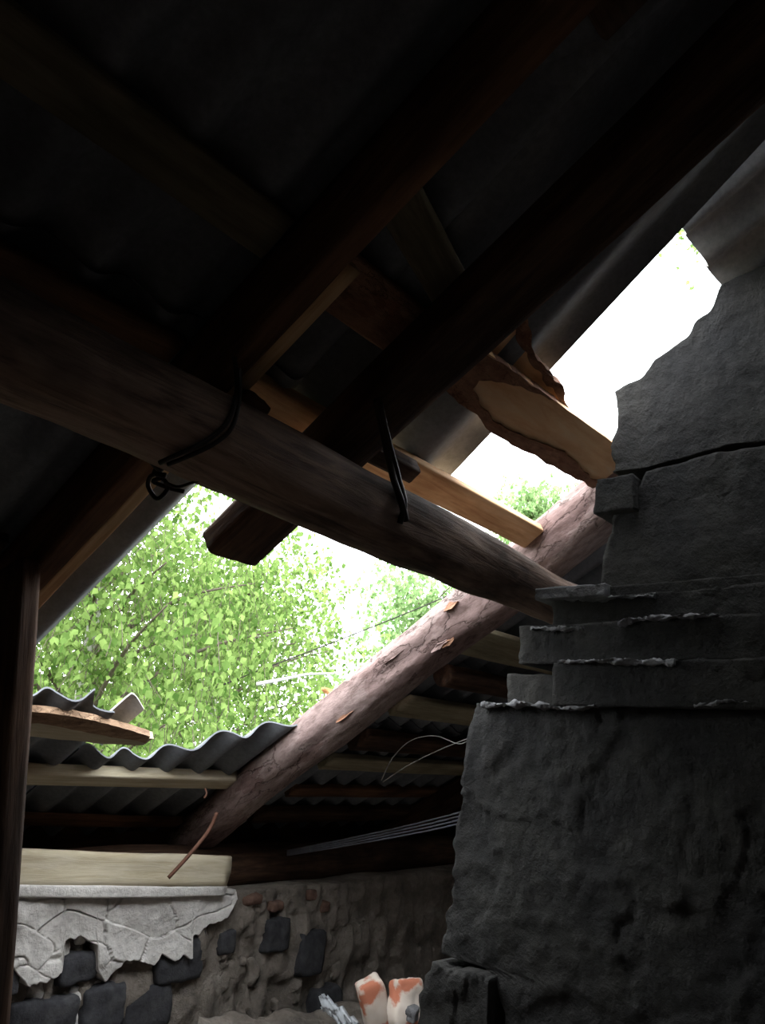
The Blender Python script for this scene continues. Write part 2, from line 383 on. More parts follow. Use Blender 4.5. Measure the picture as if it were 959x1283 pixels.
# pale smeared plaster patch with a ragged foot and drying cracks
foot = [(-130, 1190), (-100, 1215), (-70, 1205), (-45, 1230), (-20, 1225), (5, 1208), (20, 1228), (45, 1224), (66, 1215), (72, 1175), (90, 1168), (110, 1180), (108, 1205), (120, 1226), (132, 1210), (150, 1196), (180, 1205), (190, 1190), (205, 1200),
        (215, 1192), (228, 1196), (226, 1172), (250, 1155), (272, 1146), (285, 1124)]
def patch(a, b, c):
    px = -130+415*a; top = 1112; bot = interp(foot, px)+5*noise.noise(V((px*0.15, 1, 1))); py = top+(bot-top)*c
    q = onwall(px, py, 0.0); lay = 0.0
    crack = abs(noise.noise(V((px*0.022, py*0.022, 4)))); crack2 = abs(noise.noise(V((px*0.04+9, py*0.05, 8))))
    ds, ps = noise.voronoi(V((px*0.017+0.35*noise.noise(V((px*0.03, py*0.03, 5))), py*0.024+0.35*noise.noise(V((px*0.03, py*0.03, 15))), 0.5)))
    d = 0.070-0.014*math.exp(-((ds[1]-ds[0])/0.022)**2)+0.012*noise.noise(ps[0]*5.1)+0.018*noise.noise(V((px*0.02, py*0.02, 2)))+0.01*noise.noise(V((px*0.05, py*0.02, 2)))+0.003*fbm(V((px*0.05, py*0.05, 2)), 1)+0.006*c
    q.y = WY-d if b == 0 else WY+0.02
    return q
pp = lattice('clay_plaster', 270, 1, 90, patch, M['clay'], WALL, V((2.2, WY, -0.9)))
# reddish brick crumbs under the wall plate
for i, (px, py) in enumerate([(315, 1128), (390, 1120), (345, 1135), (405, 1135)]):
    rock('brick', onwall(px, py, 0.01), (0.10, 0.06, 0.05), M['redbrick'], WALL, (0, 0, 0), 0.3, 7, i+50, 3)

# ================================================================ timber frame
# log wall plate and the facing board on the wall
o = timber('wall_plate', V((-2.0, 3.34, -0.545)), V((6.6, 3.36, -0.63)), 0.22, 0.20, M['old'], V((0, 0, 1)), 2.2, 0.012, seed=3)
tag(o, 'dark round log lying along the top of the eave wall', 'log')
a = onY(-90, 1087, 3.06); b = onY(288, 1091, 3.06)
o = timber('facing_board', V((a.x, 3.08, a.z)), V((b.x, 3.08, b.z)), 0.045, 0.128, M['pale'], V((0, 0, 1)), 16, 0.004, seed=4, endrag=0.012, freq=9)
tag(o, 'pale weathered board nailed on top of the clay wall at lower left', 'board')
o = timber('eave_blocker', V((-2.0, 3.50, -0.52)), V((6.6, 3.50, -0.52)), 0.03, 0.29, M['old'], V((0, 0, 1)), 18, 0.003, seed=44)  # added dark board, hides the lit ground and keeps the eave black
tag(o, 'dark board added to black out the eave behind the wall log', 'board')
a = onY(-90, 1118, 3.055); b = onY(284, 1117, 3.055)
o = timber('lath', V((a.x, 3.075, a.z)), V((b.x, 3.075, b.z)), 0.04, 0.045, M['clay'], V((0, 0, 1)), 10, 0.005, seed=46, endrag=0.01)
tag(o, 'narrow whitish lath under the pale facing board on the clay wall', 'board')
# the tie log / purlin under the rafters
pa = onD(-250, 400, 0.98); 
PA = R3(0.50, 0.752, -0.095); PB = R3(2.52, 0.850, -0.098)
dirp = (PB-PA).normalized(); PA0 = PA-dirp*1.9
o = timber('purlin_log', PA0, PB, 0.19, 0.19, M['purlin'], V((0, 0, 1)), 2.15, 0.016, w1=0.165, t1=0.165, bow=-0.012, seed=5, endrag=0.01, freq=4, n=44, seg=150)
tag(o, 'weathered round log crossing the attic under the rafters and ending at the chimney', 'log')
# knots on the log
for i, (px, py) in enumerate([(312, 512), (570, 712)]):
    k = rock('knot', onD(px, py, 1.66 if i == 0 else 2.25), (0.07, 0.07, 0.05) if i == 0 else (0.03, 0.03, 0.02), M['old'], o, (0.3, 0.2, 0), 0.2, 7, i)
# rafters
def rafter_line(x0, s0, x1, s1, w, t, mat, label, hb=0.0, **k):
    o = timber('rafter', R3(x0, s0, hb+t/2), R3(x1, s1, hb+t/2), w, t, mat, N, **k); return tag(o, label, 'rafter', 'rafters')
rafter_line(0.915, 2.9, 0.90, -1.62, 0.055, 0.15, M['plank_old'], 'dark plank rafter on edge crossing the log at centre left, with its lit lower edge added as a pale strip', rnd=18, amp=0.004, seed=6)
rafter_line(1.315, 1.185, 1.27, -1.62, 0.165, 0.075, M['old'], 'thick dark rafter with a sawn lower end poking out below the log', rnd=9, amp=0.005, seed=7, endrag=0.004, t1=0.12)
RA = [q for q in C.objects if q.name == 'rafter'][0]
st_ = timber('lit_edge_strip', R3(0.962, 2.6, 0.014), R3(0.945, 0.36, 0.014), 0.034, 0.028, M['pine'], N, 16, 0.003, seed=66, parent=RA); st_['label'] = 'pale strip added for the lit lower edge'  # added pale strip; its colour stands for light on the lower edge
rafter_line(-0.12, 3.3, -0.12, -1.62, 0.06, 0.15, M['plank_old'], 'dark rafter nearest the left gable', rnd=18, amp=0.004, seed=8)
pA, pB = rxs(462, 562, 0.0), rxs(530, 596, 0.0)
o = timber('wood_block', R3(pA[0]-0.1, pA[1]+0.015, 0.03), R3(pB[0], pB[1]+0.015, 0.03), 0.05, 0.05, M['old'], N, 9, 0.006, seed=48)
tag(o, 'short dark wood block wedged on the log under the orange pine batten', 'wood block')
# rafter C: peeled log
c0 = rxs(232, 1052, 0.11); c1 = rxs(800, 600, 0.11)
o = timber('rafter', R3(c0[0], c0[1], 0.105), R3(c1[0], c1[1], 0.115), 0.235, 0.20, M['debark'], N, 2.3, 0.018, w1=0.20, t1=0.19, seed=11, freq=4, n=48, seg=110, endrag=0.01)
tag(o, 'peeled pinkish log rafter with flaking bark running down to the wall corner', 'rafter', 'rafters'); RC = o
for i in range(9):                         # curls of bark still on the log
    f = random.uniform(0.35, 0.97); p = R3(c0[0]+(c1[0]-c0[0])*f, c0[1]+(c1[1]-c0[1])*f, 0.11); ang = random.uniform(math.radians(150), math.radians(290))
    rad = 0.112-0.012*f; q = p+X*math.cos(ang)*rad+N*math.sin(ang)*rad*0.88; out = (X*math.cos(ang)+N*math.sin(ang))
    L = random.uniform(0.03, 0.11); mm = frame(q-S*L/2, q+S*L/2, out)
    vs_ = []; wd = random.uniform(0.008, 0.022)
    for a_ in range(5):
        for b_ in range(3):
            vs_.append(V((L*a_/4, (b_-1)*wd*(1-abs(a_-2)/2.2)*random.uniform(0.5, 1.3)+0.004*random.random(), 0.003+0.006*(b_ == 2)+0.003*random.random())))
    base = [v-V((0, 0, 0.006)) for v in vs_]; vv = vs_+base; ff = []
    for a_ in range(4):
        for b_ in range(2):
            k = a_*3+b_; ff.append((k, k+3, k+4, k+1)); ff.append((k+15, k+16, k+19, k+18))
    for a_ in range(4):
        for b_ in (0, 2): k = a_*3+b_; ff.append((k, k+3, k+18, k+15))
    for b_ in range(2):
        for a_ in (0, 4): k = a_*3+b_; ff.append((k, k+1, k+16, k+15))
    link('bark_flake', vv, ff, M['debark'] if i % 3 else M['bark'], RC, RC.matrix_basis.inverted() @ mm, False)
# rafters beyond, right of the chimney, unseen at the top
rafter_line(4.3, 3.4, 4.25, 0.9, 0.13, 0.13, M['old'], 'dark rafter far back beneath the sheets, behind the chimney', rnd=5, amp=0.01, seed=12)

# post at the far left edge
P1 = onX(20, 735, 0.86); P2 = onX(-12, 1120, 0.86)
dz = (P1-P2).normalized(); P2b = P2+dz*((FZ-P2.z)/dz.z)
o = timber('post', P2b, P1+dz*0.05, 0.05, 0.13, M['old'], V((0, 1, 0)), 18, 0.005, seed=13)
tag(o, 'dark upright timber post at the left edge of the attic', 'post')

# battens -----------------------------------------------------------------
def batten(x0, s0, x1, s1, w, mat, label, h=0.137, t=0.028, group='roof battens', **k):
    o = board_r('batten', x0, s0, x1, s1, h, w, t, mat, **k); return tag(o, label, 'batten', group)
batten(-1.9, 0.41, 0.86, 0.44, 0.10, M['dusky'], 'greenish batten in the dark upper left, crossing above the left rafters', seed=20, rnd=16)
batten(0.94, 0.44, 1.50, 0.45, 0.14, M['bark'], 'short reddish batten with bark between the two middle rafters', seed=21, rnd=8, amp=0.006)
batten(-1.9, 0.76, 0.86, 0.78, 0.095, M['plank_old'], 'brown batten at the left edge just above the round log', seed=22, rnd=16)
batten(0.95, 0.775, 2.52, 0.80, 0.10, M['pine'], 'orange pine batten just above the log, reaching the peeled rafter', seed=23, rnd=18, amp=0.003, endrag=0.006, t=0.035, h=0.1375)
bx = rxs(785, 20, 0.137)
batten(-1.9, bx[1]-0.05, bx[0], bx[1], 0.10, M['old'], 'dark batten high overhead near the top of the frame', seed=24, rnd=16)
batten(-1.9, -1.1, 2.6, -1.1, 0.10, M['old'], 'dark batten near the ridge', seed=25, rnd=16)
batten(-1.9, 1.5, 0.86, 1.5, 0.09, M['old'], 'dark batten below the log, left of the torn roof opening', seed=26, rnd=16)
batten(-1.9, 2.2, 0.86, 2.2, 0.09, M['old'], 'dark lower batten at the left, behind the post', seed=27, rnd=16)
# odd skew board high between rafters
q0 = rxs(487, 222, 0.135); q1 = rxs(590, 405, 0.135)
batten(q0[0], q0[1], q1[0], q1[1], 0.10, M['dusky'], 'grey green board set askew between the rafters above the opening', seed=28, rnd=16, h=0.137)
# low battens, left part
l0 = rxs(-40, 967, 0.14); l1 = rxs(292, 977, 0.14)
batten(l0[0], l0[1], l1[0], l1[1], 0.085, M['pale'], 'long pale batten under the lower sheets, left of the peeled rafter', h=0.14, t=0.05, seed=29, rnd=18, amp=0.003)
l0 = rxs(-30, 1024, 0.13); l1 = rxs(225, 1030, 0.13)
batten(l0[0], l0[1], l1[0], l1[1], 0.07, M['plank_old'], 'dark reddish batten low over the wall board', h=0.13, seed=30, rnd=10, amp=0.006)
# broken barky batten
h_ = 0.15
rr = slab('batten', [(-20, 900), (60, 896), (120, 908), (160, 918), (192, 926), (178, 934), (130, 932), (60, 925), (-20, 918)], h_, h_+0.03, M['pale'], None, 0.008, 5, 1)
tag(rr, 'splintered batten end with bark, at left between the broken sheets', 'batten', 'roof battens')
slab('bark', [(-20, 889), (60, 893), (120, 903), (162, 915), (190, 923), (182, 930), (120, 920), (60, 908), (-20, 902)], h_-0.012, h_+0.014, M['brownbark'], rr, 0.008, 6, 2)
# low battens, right of peeled rafter; bottom faces
def rowpx(pa, pb, w, mat, label, h=0.137, t=0.028, **k):
    a, b = rxs(*pa, h), rxs(*pb, h); d = (b[1]-a[1])/(b[0]-a[0]); s1 = a[1]+d*(6.5-a[0])
    return batten(a[0], a[1], 6.5, a[1]+0.0*(s1-a[1]), w, mat, label, h=h, t=t, **k)
SR = []
for (pa, w_, m_, lab, hh, tt, rn) in [
        ((606, 806), 0.17, 'olive', 'pale board batten seen below the peeled rafter, topmost beside the chimney', 0.137, 0.03, 16),
        ((575, 850), 0.10, 'old', 'dark round batten pole just left of the stepped chimney', 0.125, 0.09, 2.5),
        ((520, 886), 0.15, 'olive', 'wide greenish batten, second pale one down behind the peeled rafter', 0.137, 0.03, 16),
        ((470, 928), 0.14, 'old', 'dark rough batten between the two lower pale boards', 0.125, 0.05, 6),
        ((430, 955), 0.12, 'olive', 'third pale batten down behind the peeled rafter', 0.137, 0.03, 16),
        ((385, 990), 0.10, 'plank_old', 'lowest brown batten behind the peeled rafter', 0.137, 0.03, 12),
        ((340, 1020), 0.13, 'old', 'dark batten just above the wall plate behind the peeled rafter', 0.125, 0.05, 8)]:
    x_, s_ = rxs(*pa, hh)
    SR.append(s_)
    batten(x_-0.12, s_, 6.5, s_, w_, M[m_], lab, h=hh, t=tt, seed=31+len(SR), rnd=rn, amp=0.006)

# wide waney board and its barky neighbour at the opening -------------------
wb = slab('batten', [(585, 470), (602, 436), (640, 462), (700, 505), (770, 556), (800, 580), (780, 604), (745, 606), (728, 590), (690, 568), (650, 555), (618, 530), (600, 510)], 0.125, 0.155, M['fresh'], None, 0.003, 6, 5)
tag(wb, 'wide freshly sawn waney board crossing the bright opening to the chimney', 'batten', 'roof battens')
slab('bark', [(560, 490), (585, 456), (604, 438), (650, 470), (700, 505), (664, 491), (640, 481), (615, 476), (600, 477), (594, 486), (600, 506), (622, 531), (656, 547), (701, 564), (722, 578), (739, 600), (760, 604), (744, 612), (700, 588), (655, 564), (618, 543), (597, 520), (575, 505)], 0.118, 0.150, M['bark'], wb, 0.010, 6, 6)
w2 = slab('batten', [(600, 425), (648, 400), (655, 418), (663, 440), (680, 465), (700, 490), (712, 512), (690, 498), (640, 464), (608, 440)], 0.158, 0.185, M['fresh'], None, 0.004, 6, 7)
tag(w2, 'short waney board with ragged bark, above the wide fresh board', 'batten', 'roof battens')
slab('bark', [(645, 396), (662, 402), (668, 440), (690, 466), (706, 488), (716, 516), (702, 502), (684, 478), (665, 455), (652, 428)], 0.150, 0.182, M['bark'], w2, 0.012, 6, 8)
tube('splinter', [rp(675, 458, 0.16), rp(684, 466, 0.15), rp(694, 474, 0.15)], 0.003, M['bark'], w2, 6)

# ================================================================ roofing sheets
HS = 0.178
sheet('roof_sheet', 1.16, 1.90, -0.95, [(1.16, 0.83), (1.90, 0.79)], HS+0.012, skew=0.19, wv=(0.36, 1.49, 0.034), mat=M['slate'], label='corrugated sheet ending in the lit flutes beside the orange pine batten')
sheet('roof_sheet', 0.12, 1.24, -0.95, 0.86, HS, M['slate'], 'dark corrugated sheet over the middle left rafters, above the log')
sheet('roof_sheet', -0.95, 0.20, -0.95, 0.86, HS+0.012, M['slate'], 'dark corrugated sheet in the upper left corner, above the log')
sheet('roof_sheet', -2.1, -0.88, -0.95, 0.86, HS, M['slate'], 'dark corrugated sheet by the left gable, above the log')
sheet('roof_sheet', 0.12, 1.20, 0.70, 2.35, HS-0.012, M['slate'], 'grey corrugated sheet whose straight edge borders the leafy opening at left')
sheet('roof_sheet', -0.95, 0.20, 0.70, 2.35, HS-0.024, M['slate'], 'dark corrugated sheet at left below the log')
sheet('roof_sheet', -2.1, -0.88, 0.70, 2.35, HS-0.012, M['slate'], 'dark corrugated sheet by the left gable, below the log')
sheet('roof_sheet', -2.1, -0.2, -1.75, -0.80, HS+0.02, M['slate'], 'dark corrugated ridge sheet, leftmost')
sheet('roof_sheet', -0.28, 1.72, -1.75, -0.80, HS+0.03, M['slate'], 'dark corrugated ridge sheet overhead')
sp = rxs(872, 312, 0.28)[1]
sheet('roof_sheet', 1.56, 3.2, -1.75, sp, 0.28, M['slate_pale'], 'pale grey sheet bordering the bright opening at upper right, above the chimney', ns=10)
sheet('roof_sheet', 3.1, 5.0, -1.75, 0.9, HS+0.04, M['slate'], 'dark corrugated sheet behind the chimney top')
sheet('roof_sheet', 4.9, 6.7, -1.75, 0.9, HS+0.03, M['slate'], 'dark corrugated sheet at the right gable')
# lower course left of the peeled rafter, broken along its top
t1 = [(0.9, 2.12), (1.30, 2.17), (1.42, 2.20), (1.55, 2.16), (1.60, 2.26), (1.66, 2.22), (1.70, 2.40), (1.76, 2.60)]
sheet('roof_sheet', 0.60, 1.76, t1, 3.6, HS+0.005, M['slate'], 'broken corrugated sheet with a jagged scalloped top, lower left', ns=30)
t2 = [(1.72, 2.52), (1.95, 2.54), (2.08, 2.50), (2.16, 2.44), (2.30, 2.32), (2.40, 2.28), (2.5, 2.19), (2.66, 2.1), (2.8, 2.05)]
sheet('roof_sheet', 1.70, 2.82, t2, 3.6, HS-0.006, M['slate'], 'broken corrugated sheet with slanting top edge beside the peeled rafter', ns=30)
sheet('roof_sheet', -2.1, 0.66, 2.2, 3.6, HS-0.006, M['slate'], 'dark corrugated eave sheet at the left gable')
sh = rxs(118, 905, HS)
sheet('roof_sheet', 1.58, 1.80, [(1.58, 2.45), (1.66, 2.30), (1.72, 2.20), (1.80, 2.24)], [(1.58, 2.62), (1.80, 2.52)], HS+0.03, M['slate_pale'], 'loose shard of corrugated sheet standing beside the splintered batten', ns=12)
# intact courses right of the peeled rafter, lap edges hanging in steps
st0 = 0.9
lows = [(0.66, 1.75), (1.62, 2.22), (2.12, 2.62), (2.52, 3.6)]
for r_, (s0_, s1_) in enumerate(lows):
    for q_, (xa, xb) in enumerate([(2.72, 4.7), (4.6, 6.6)]):
        sheet('roof_sheet', xa, xb, s0_, s1_, HS+0.012*(3-r_)+0.006*q_-0.008, M['slate'],
              ['uppermost', 'second', 'third', 'lowest'][r_]+' course of corrugated roofing behind the peeled rafter, '+['near the rafter', 'towards the right gable'][q_], ns=8)

# ================================================================ chimney
CH = empty('chimney', V((2.6, 0.6, FZ)), 'dark clay-plastered chimney with stepped ledges and a broken upper part', 'chimney')
def block(name, xf, left, right_y, ztop, zbot, depth, amp=0.02, seed=0, mat=None, n=(60, 60), fr=3.2, lab=None, pw=1):
    """left: list of (z, y) far edge profile; ztop/zbot: number or list of (y, z)"""
    lf = (lambda z: interp(left, z)) if isinstance(left, list) else (lambda z: left)
    ymax = lf(0) if not isinstance(left, list) else max(q for _, q in left)
    zt0 = ztop if not isinstance(ztop, list) else None
    def fn(a, b, c):                        # a: depth, b: right->left, c: bottom->top
        zt_mid = ztop if zt0 is not None else None
        # first guess at z with top taken from b
        yb = right_y+(ymax-right_y)*b
        zt = ztop if zt0 is not None else interp(ztop, yb)
        zb = zbot if not isinstance(zbot, list) else interp(zbot, yb)
        z = zb+(zt-zb)*c; yl = lf(z)
        y = right_y+(ymax-right_y)*b-(ymax-yl)*b**pw
        if isinstance(ztop, list): z = zb+(interp(ztop, y)-zb)*c
        x = xf+depth*a; p = V((x, y, z))
        d = fbm(V((p.x*fr, p.y*fr, p.z*fr))+V((seed*5, 0, seed)), 1, 6)*amp
        sp = noise.noise(V((p.y*2.1+seed, p.z*2.6, 1.7)))*3     # spalled layers
        d = d*0.30+(amp*0.22*(1/(1+math.exp(-40*sp)))+amp*0.12*(1/(1+math.exp(-40*fbm(V((y*4+seed, z*4, 5)), 1, 3)))) if a == 0 else 0)+fbm(p*20, 1, 5)*amp*0.16
        if a == 0:
            wv_ = V((y*1.7+0.22*fbm(p*5, 1, 4), z*1.9+0.22*fbm(p*5+V((7, 7, 7)), 1, 4), seed*2.0)); ds, ps = noise.voronoi(wv_)
            d += amp*0.40*noise.noise(ps[0]*7.3)-amp*0.10*math.exp(-((ds[1]-ds[0])/0.02)**2)
        e = fbm(p*16+V((seed, 1, 1)), 1, 3)*amp*0.45
        if a == 0: x -= d
        if b == 1: y += d*0.7+e
        if c == 1: z += d*0.35+e*0.7
        if c == 0: z += e*0.5
        return V((x, y, z))
    o = lattice(name, 6, n[0], n[1], fn, mat or M['plaster'], CH, V((xf, right_y, 0)))
    if lab: o['label'] = lab
    return o
def yz(px, py, x): p = onX(px, py, x); return p.y, p.z
def leftprof(pts, x): return sorted([(yz(px, py, x)[1], yz(px, py, x)[0]) for px, py in pts])
RY = 0.05
x0 = 2.05
pl = leftprof([(600, 884), (598, 900), (588, 950), (580, 1000), (570, 1040), (564, 1090), (565, 1132), (556, 1142), (556, 1196), (575, 1203), (612, 1215), (628, 1235), (634, 1283), (634, 1400)], x0)
zt = yz(600, 882, x0)[1]
zmid = yz(560, 1200, x0)[1]
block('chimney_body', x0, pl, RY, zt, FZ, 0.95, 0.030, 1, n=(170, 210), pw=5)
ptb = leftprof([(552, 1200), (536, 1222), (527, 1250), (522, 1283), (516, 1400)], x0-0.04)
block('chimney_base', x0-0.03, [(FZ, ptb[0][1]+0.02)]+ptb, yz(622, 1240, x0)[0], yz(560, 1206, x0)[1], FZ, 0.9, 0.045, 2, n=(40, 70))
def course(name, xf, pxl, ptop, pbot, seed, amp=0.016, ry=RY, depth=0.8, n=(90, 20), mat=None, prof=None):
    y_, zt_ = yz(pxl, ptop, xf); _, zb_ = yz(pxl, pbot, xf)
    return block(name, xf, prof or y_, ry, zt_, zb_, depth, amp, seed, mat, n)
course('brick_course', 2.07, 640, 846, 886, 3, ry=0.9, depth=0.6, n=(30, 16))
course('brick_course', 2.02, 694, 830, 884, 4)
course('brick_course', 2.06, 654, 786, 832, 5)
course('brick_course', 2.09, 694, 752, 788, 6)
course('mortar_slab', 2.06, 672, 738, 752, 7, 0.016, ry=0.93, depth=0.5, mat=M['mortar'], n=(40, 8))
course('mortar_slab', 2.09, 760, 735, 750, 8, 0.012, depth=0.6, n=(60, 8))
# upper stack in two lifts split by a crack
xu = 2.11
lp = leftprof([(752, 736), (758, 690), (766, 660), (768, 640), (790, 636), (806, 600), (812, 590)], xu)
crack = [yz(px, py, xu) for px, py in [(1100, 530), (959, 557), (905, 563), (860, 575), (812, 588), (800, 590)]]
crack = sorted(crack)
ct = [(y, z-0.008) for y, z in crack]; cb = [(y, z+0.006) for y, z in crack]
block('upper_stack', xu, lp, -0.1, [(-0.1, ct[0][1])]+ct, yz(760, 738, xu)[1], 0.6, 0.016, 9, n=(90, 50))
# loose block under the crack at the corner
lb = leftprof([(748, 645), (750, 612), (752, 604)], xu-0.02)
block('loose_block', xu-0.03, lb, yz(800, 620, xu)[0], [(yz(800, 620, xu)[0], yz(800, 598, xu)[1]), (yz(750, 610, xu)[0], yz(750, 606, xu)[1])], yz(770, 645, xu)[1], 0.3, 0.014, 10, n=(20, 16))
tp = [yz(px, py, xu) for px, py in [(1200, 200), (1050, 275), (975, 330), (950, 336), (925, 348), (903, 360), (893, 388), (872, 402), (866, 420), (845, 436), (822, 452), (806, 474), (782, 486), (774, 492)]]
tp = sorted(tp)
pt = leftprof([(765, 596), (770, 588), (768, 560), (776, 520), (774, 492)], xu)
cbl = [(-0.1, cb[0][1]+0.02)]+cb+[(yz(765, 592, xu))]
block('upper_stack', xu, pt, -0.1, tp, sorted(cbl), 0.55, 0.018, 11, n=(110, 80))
# pale mortar squeezed along the ledges
for i, (pts, xf) in enumerate([([(602, 883), (650, 882), (700, 886), (745, 884)], 2.015), ([(870, 884), (905, 879), (940, 880)], 2.015), ([(775, 782), (800, 776), (850, 772), (900, 770)], 2.045),
                              ([(700, 829), (740, 828), (800, 829), (845, 830)], 2.005), ([(665, 786), (700, 788), (730, 786)], 2.045), ([(705, 750), (760, 748), (820, 745)], 2.075)]):
    P = [onX(px, py, xf) for px, py in pts]
    def fn(a, b, c, P=P, i=i):
        t = a*(len(P)-1); k = min(int(t), len(P)-2); p = P[k].lerp(P[k+1], t-k)
        ang = (b, c); r = 0.010*(0.7+1.3*fbm(p*22, 1))
        return p+V((0.03*b+0.01*fbm(p*25+V((b, c, 0)), 1), 0, (c-0.5)*2*r*0.6+0.007*fbm(p*38+V((b*3, c*2, i)), 1)))
    lattice('mortar_bead', 110, 4, 3, fn, M['mortar'], CH, P[0])

# ================================================================ wire ties, cables, iron
def on_log(px, py, off=0.024):
    """point on the near surface of the round log"""
    d = ray(px, py); ax = dirp; rad = 0.092+off; o_ = -PA0
    dd = d-ax*d.dot(ax); oo = o_-ax*o_.dot(ax)
    A, B, C_ = dd.dot(dd), 2*dd.dot(oo), oo.dot(oo)-rad*rad; q = B*B-4*A*C_
    t = (-B-math.sqrt(q))/(2*A) if q > 0 else -B/(2*A)
    return d*t
W1 = empty('wire_tie', onD(200, 600, 1.55), 'twisted black wire tie with a hanging knot around the log, left of the opening', 'wire')
tube('wire_loop', [onD(294, 448, 1.50), on_log(297, 482), on_log(293, 510), on_log(280, 535), on_log(252, 556), on_log(222, 570), on_log(200, 580)], 0.0048, M['wire'], W1)
tube('wire_loop', [onD(300, 462, 1.52), on_log(300, 500), on_log(291, 535), on_log(270, 555), on_log(240, 570), on_log(210, 582)], 0.0045, M['wire'], W1)
tube('wire_knot', [onD(190, 580, 1.52), onD(204, 584, 1.53), onD(198, 592, 1.53), onD(188, 598, 1.54), onD(186, 610, 1.55), onD(197, 625, 1.55), onD(210, 612, 1.55), onD(204, 600, 1.54), onD(192, 603, 1.54), onD(208, 610, 1.55), onD(222, 614, 1.56), onD(231, 616, 1.56)], 0.0045, M['wire'], W1)
tube('wire_end', [onD(206, 604, 1.54), onD(222, 610, 1.55), onD(240, 605, 1.55), onD(264, 598, 1.55)], 0.0042, M['wire'], W1, taper=0.5)
tube('wire_knot', [onD(188, 576, 1.50), onD(200, 588, 1.52), onD(206, 578, 1.52), onD(194, 592, 1.53), onD(208, 596, 1.53)], 0.0055, M['wire'], W1)
W2 = empty('wire_tie', onD(505, 655, 2.08), 'flat black wire strap binding the thick dark rafter to the log', 'wire')
tube('wire_loop', [onD(472, 500, 1.80), onD(480, 540, 1.84), on_log(492, 595), on_log(502, 625), on_log(509, 652)], 0.0085, M['wire'], W2)
tube('wire_loop', [onD(476, 505, 1.80), onD(485, 545, 1.84), on_log(499, 598), on_log(507, 630), on_log(501, 656)], 0.0075, M['wire'], W2)
# iron spike in the foot of the peeled rafter
o = tube('iron_spike', [onD(272, 1018, 3.38), onD(262, 1040, 3.36), onD(240, 1068, 3.30), onD(211, 1100, 3.24)], 0.008, M['rust']); tag(o, 'bent rusty iron spike hanging from the foot of the peeled rafter', 'spike')
o = tube('nail', [onD(257, 988, 3.42), onD(259, 994, 3.40), onD(256, 1000, 3.38)], 0.004, M['rust']); tag(o, 'small bent nail sticking from the peeled rafter near the pale batten', 'nail')
# cable bundle
CB = empty('cable_bundle', onX(560, 1025, 3.6), 'bundle of grey cables slung low behind the chimney', 'cable')
for i in range(4):
    dy = i*4.5
    tube('cable', [onX(360, 1066+dy*0.4, 3.2), onX(430, 1052+dy*0.6, 3.25), onX(500, 1037+dy*0.8, 3.3), onX(565, 1021+dy, 3.35), onX(640, 1000+dy, 3.4)], 0.0042, M['cable'], CB)
o = tube('loose_wire', [onX(478, 978, 3.0), onX(492, 950, 3.0), onX(515, 928, 3.0), onX(545, 922, 3.0), onX(575, 932, 3.0), onX(590, 925, 3.0)], 0.0022, M['thread']); tag(o, 'thin bare wire curving in a loop left of the chimney', 'wire')
o = tube('loose_wire', [onX(480, 980, 3.02), onX(510, 960, 3.02), onX(550, 940, 3.02), onX(595, 922, 3.02)], 0.0022, M['thread']); tag(o, 'thin straight wire beneath the looped one left of the chimney', 'wire')

# bark chips on the peeled rafter and sheets
for i, (px, py, hh, s_, lab) in enumerate([
        (418, 868, 0.21, 0.075, 'orange splinter of wood lying on the middle of the peeled rafter'),
        (436, 860, 0.22, 0.04, 'small dark chip beside the orange splinter on the peeled rafter'),
        (550, 769, 0.215, 0.06, 'rusty bark scrap on the upper part of the peeled rafter'),
        (322, 940, 0.20, 0.08, 'ochre wood splinter on the broken sheet beside the peeled rafter')]):
    p = rp(px, py, hh); o = rock('bark_chip', p, (s_*1.5, s_*0.45, s_*0.35), M['chip'], None, (0.3*i, 0.3, -0.9+0.4*i), 0.9, 9, i+70, 3)
    tag(o, lab, 'wood chip', 'wood chips and splinters')

# rubble at the foot of the chimney
def mound(a, b, c):
    x = 2.55+2.4*a; y = 2.30+0.72*b; px_, py_ = x, y
    top = -1.27-0.14*(x-2.9)+0.05*fbm(V((x*3, y*3, 1)), 1, 6)+0.10*b
    return V((x, y, FZ-0.1+(top-FZ+0.1)*c))
o = lattice('rubble_mound', 100, 40, 2, mound, M['clay_dark'], None, V((3.4, 2.8, FZ))); tag(o, 'mound of crumbled clay at the foot of the far wall', 'rubble')
bx_ = onD(470, 1262, 3.5); o = rock('brick', bx_, (0.12, 0.09, 0.25), M['limebrick'], None, (0.15, -0.40, -0.6), 0.09, 12, 81, 6); tag(o, 'cream and red limewashed brick standing on end, the left of the pair', 'brick')
bx_ = onD(508, 1258, 3.45); o = rock('brick', bx_, (0.13, 0.09, 0.19), M['limebrick'], None, (-0.2, 0.12, -0.4), 0.16, 12, 84, 5); tag(o, 'shorter broken brick leaning by the foot of the chimney, red with grey lime', 'brick')
bx_ = onD(517, 1272, 3.35); o = rock('plaster_crumb', bx_, (0.07, 0.06, 0.06), M['mortar'], None, (0, 0, 0.3), 0.3, 8, 86, 3); tag(o, 'small pale plaster crumb in front of the broken brick', 'rubble')
# crumpled strip of plastic film
def film(a, b, c):
    p = onD(402+45*a, 1252+38*a, 3.55-0.1*a); d = 0.03*fbm(V((a*6, b*3, 2)), 1)
    return p+V((0.02*c, d, -0.03+0.05*b+d))
o = lattice('plastic_film', 30, 8, 1, film, M['film'], None, onD(420, 1270, 3.5)); tag(o, 'crumpled strip of clear plastic film on the rubble', 'plastic')

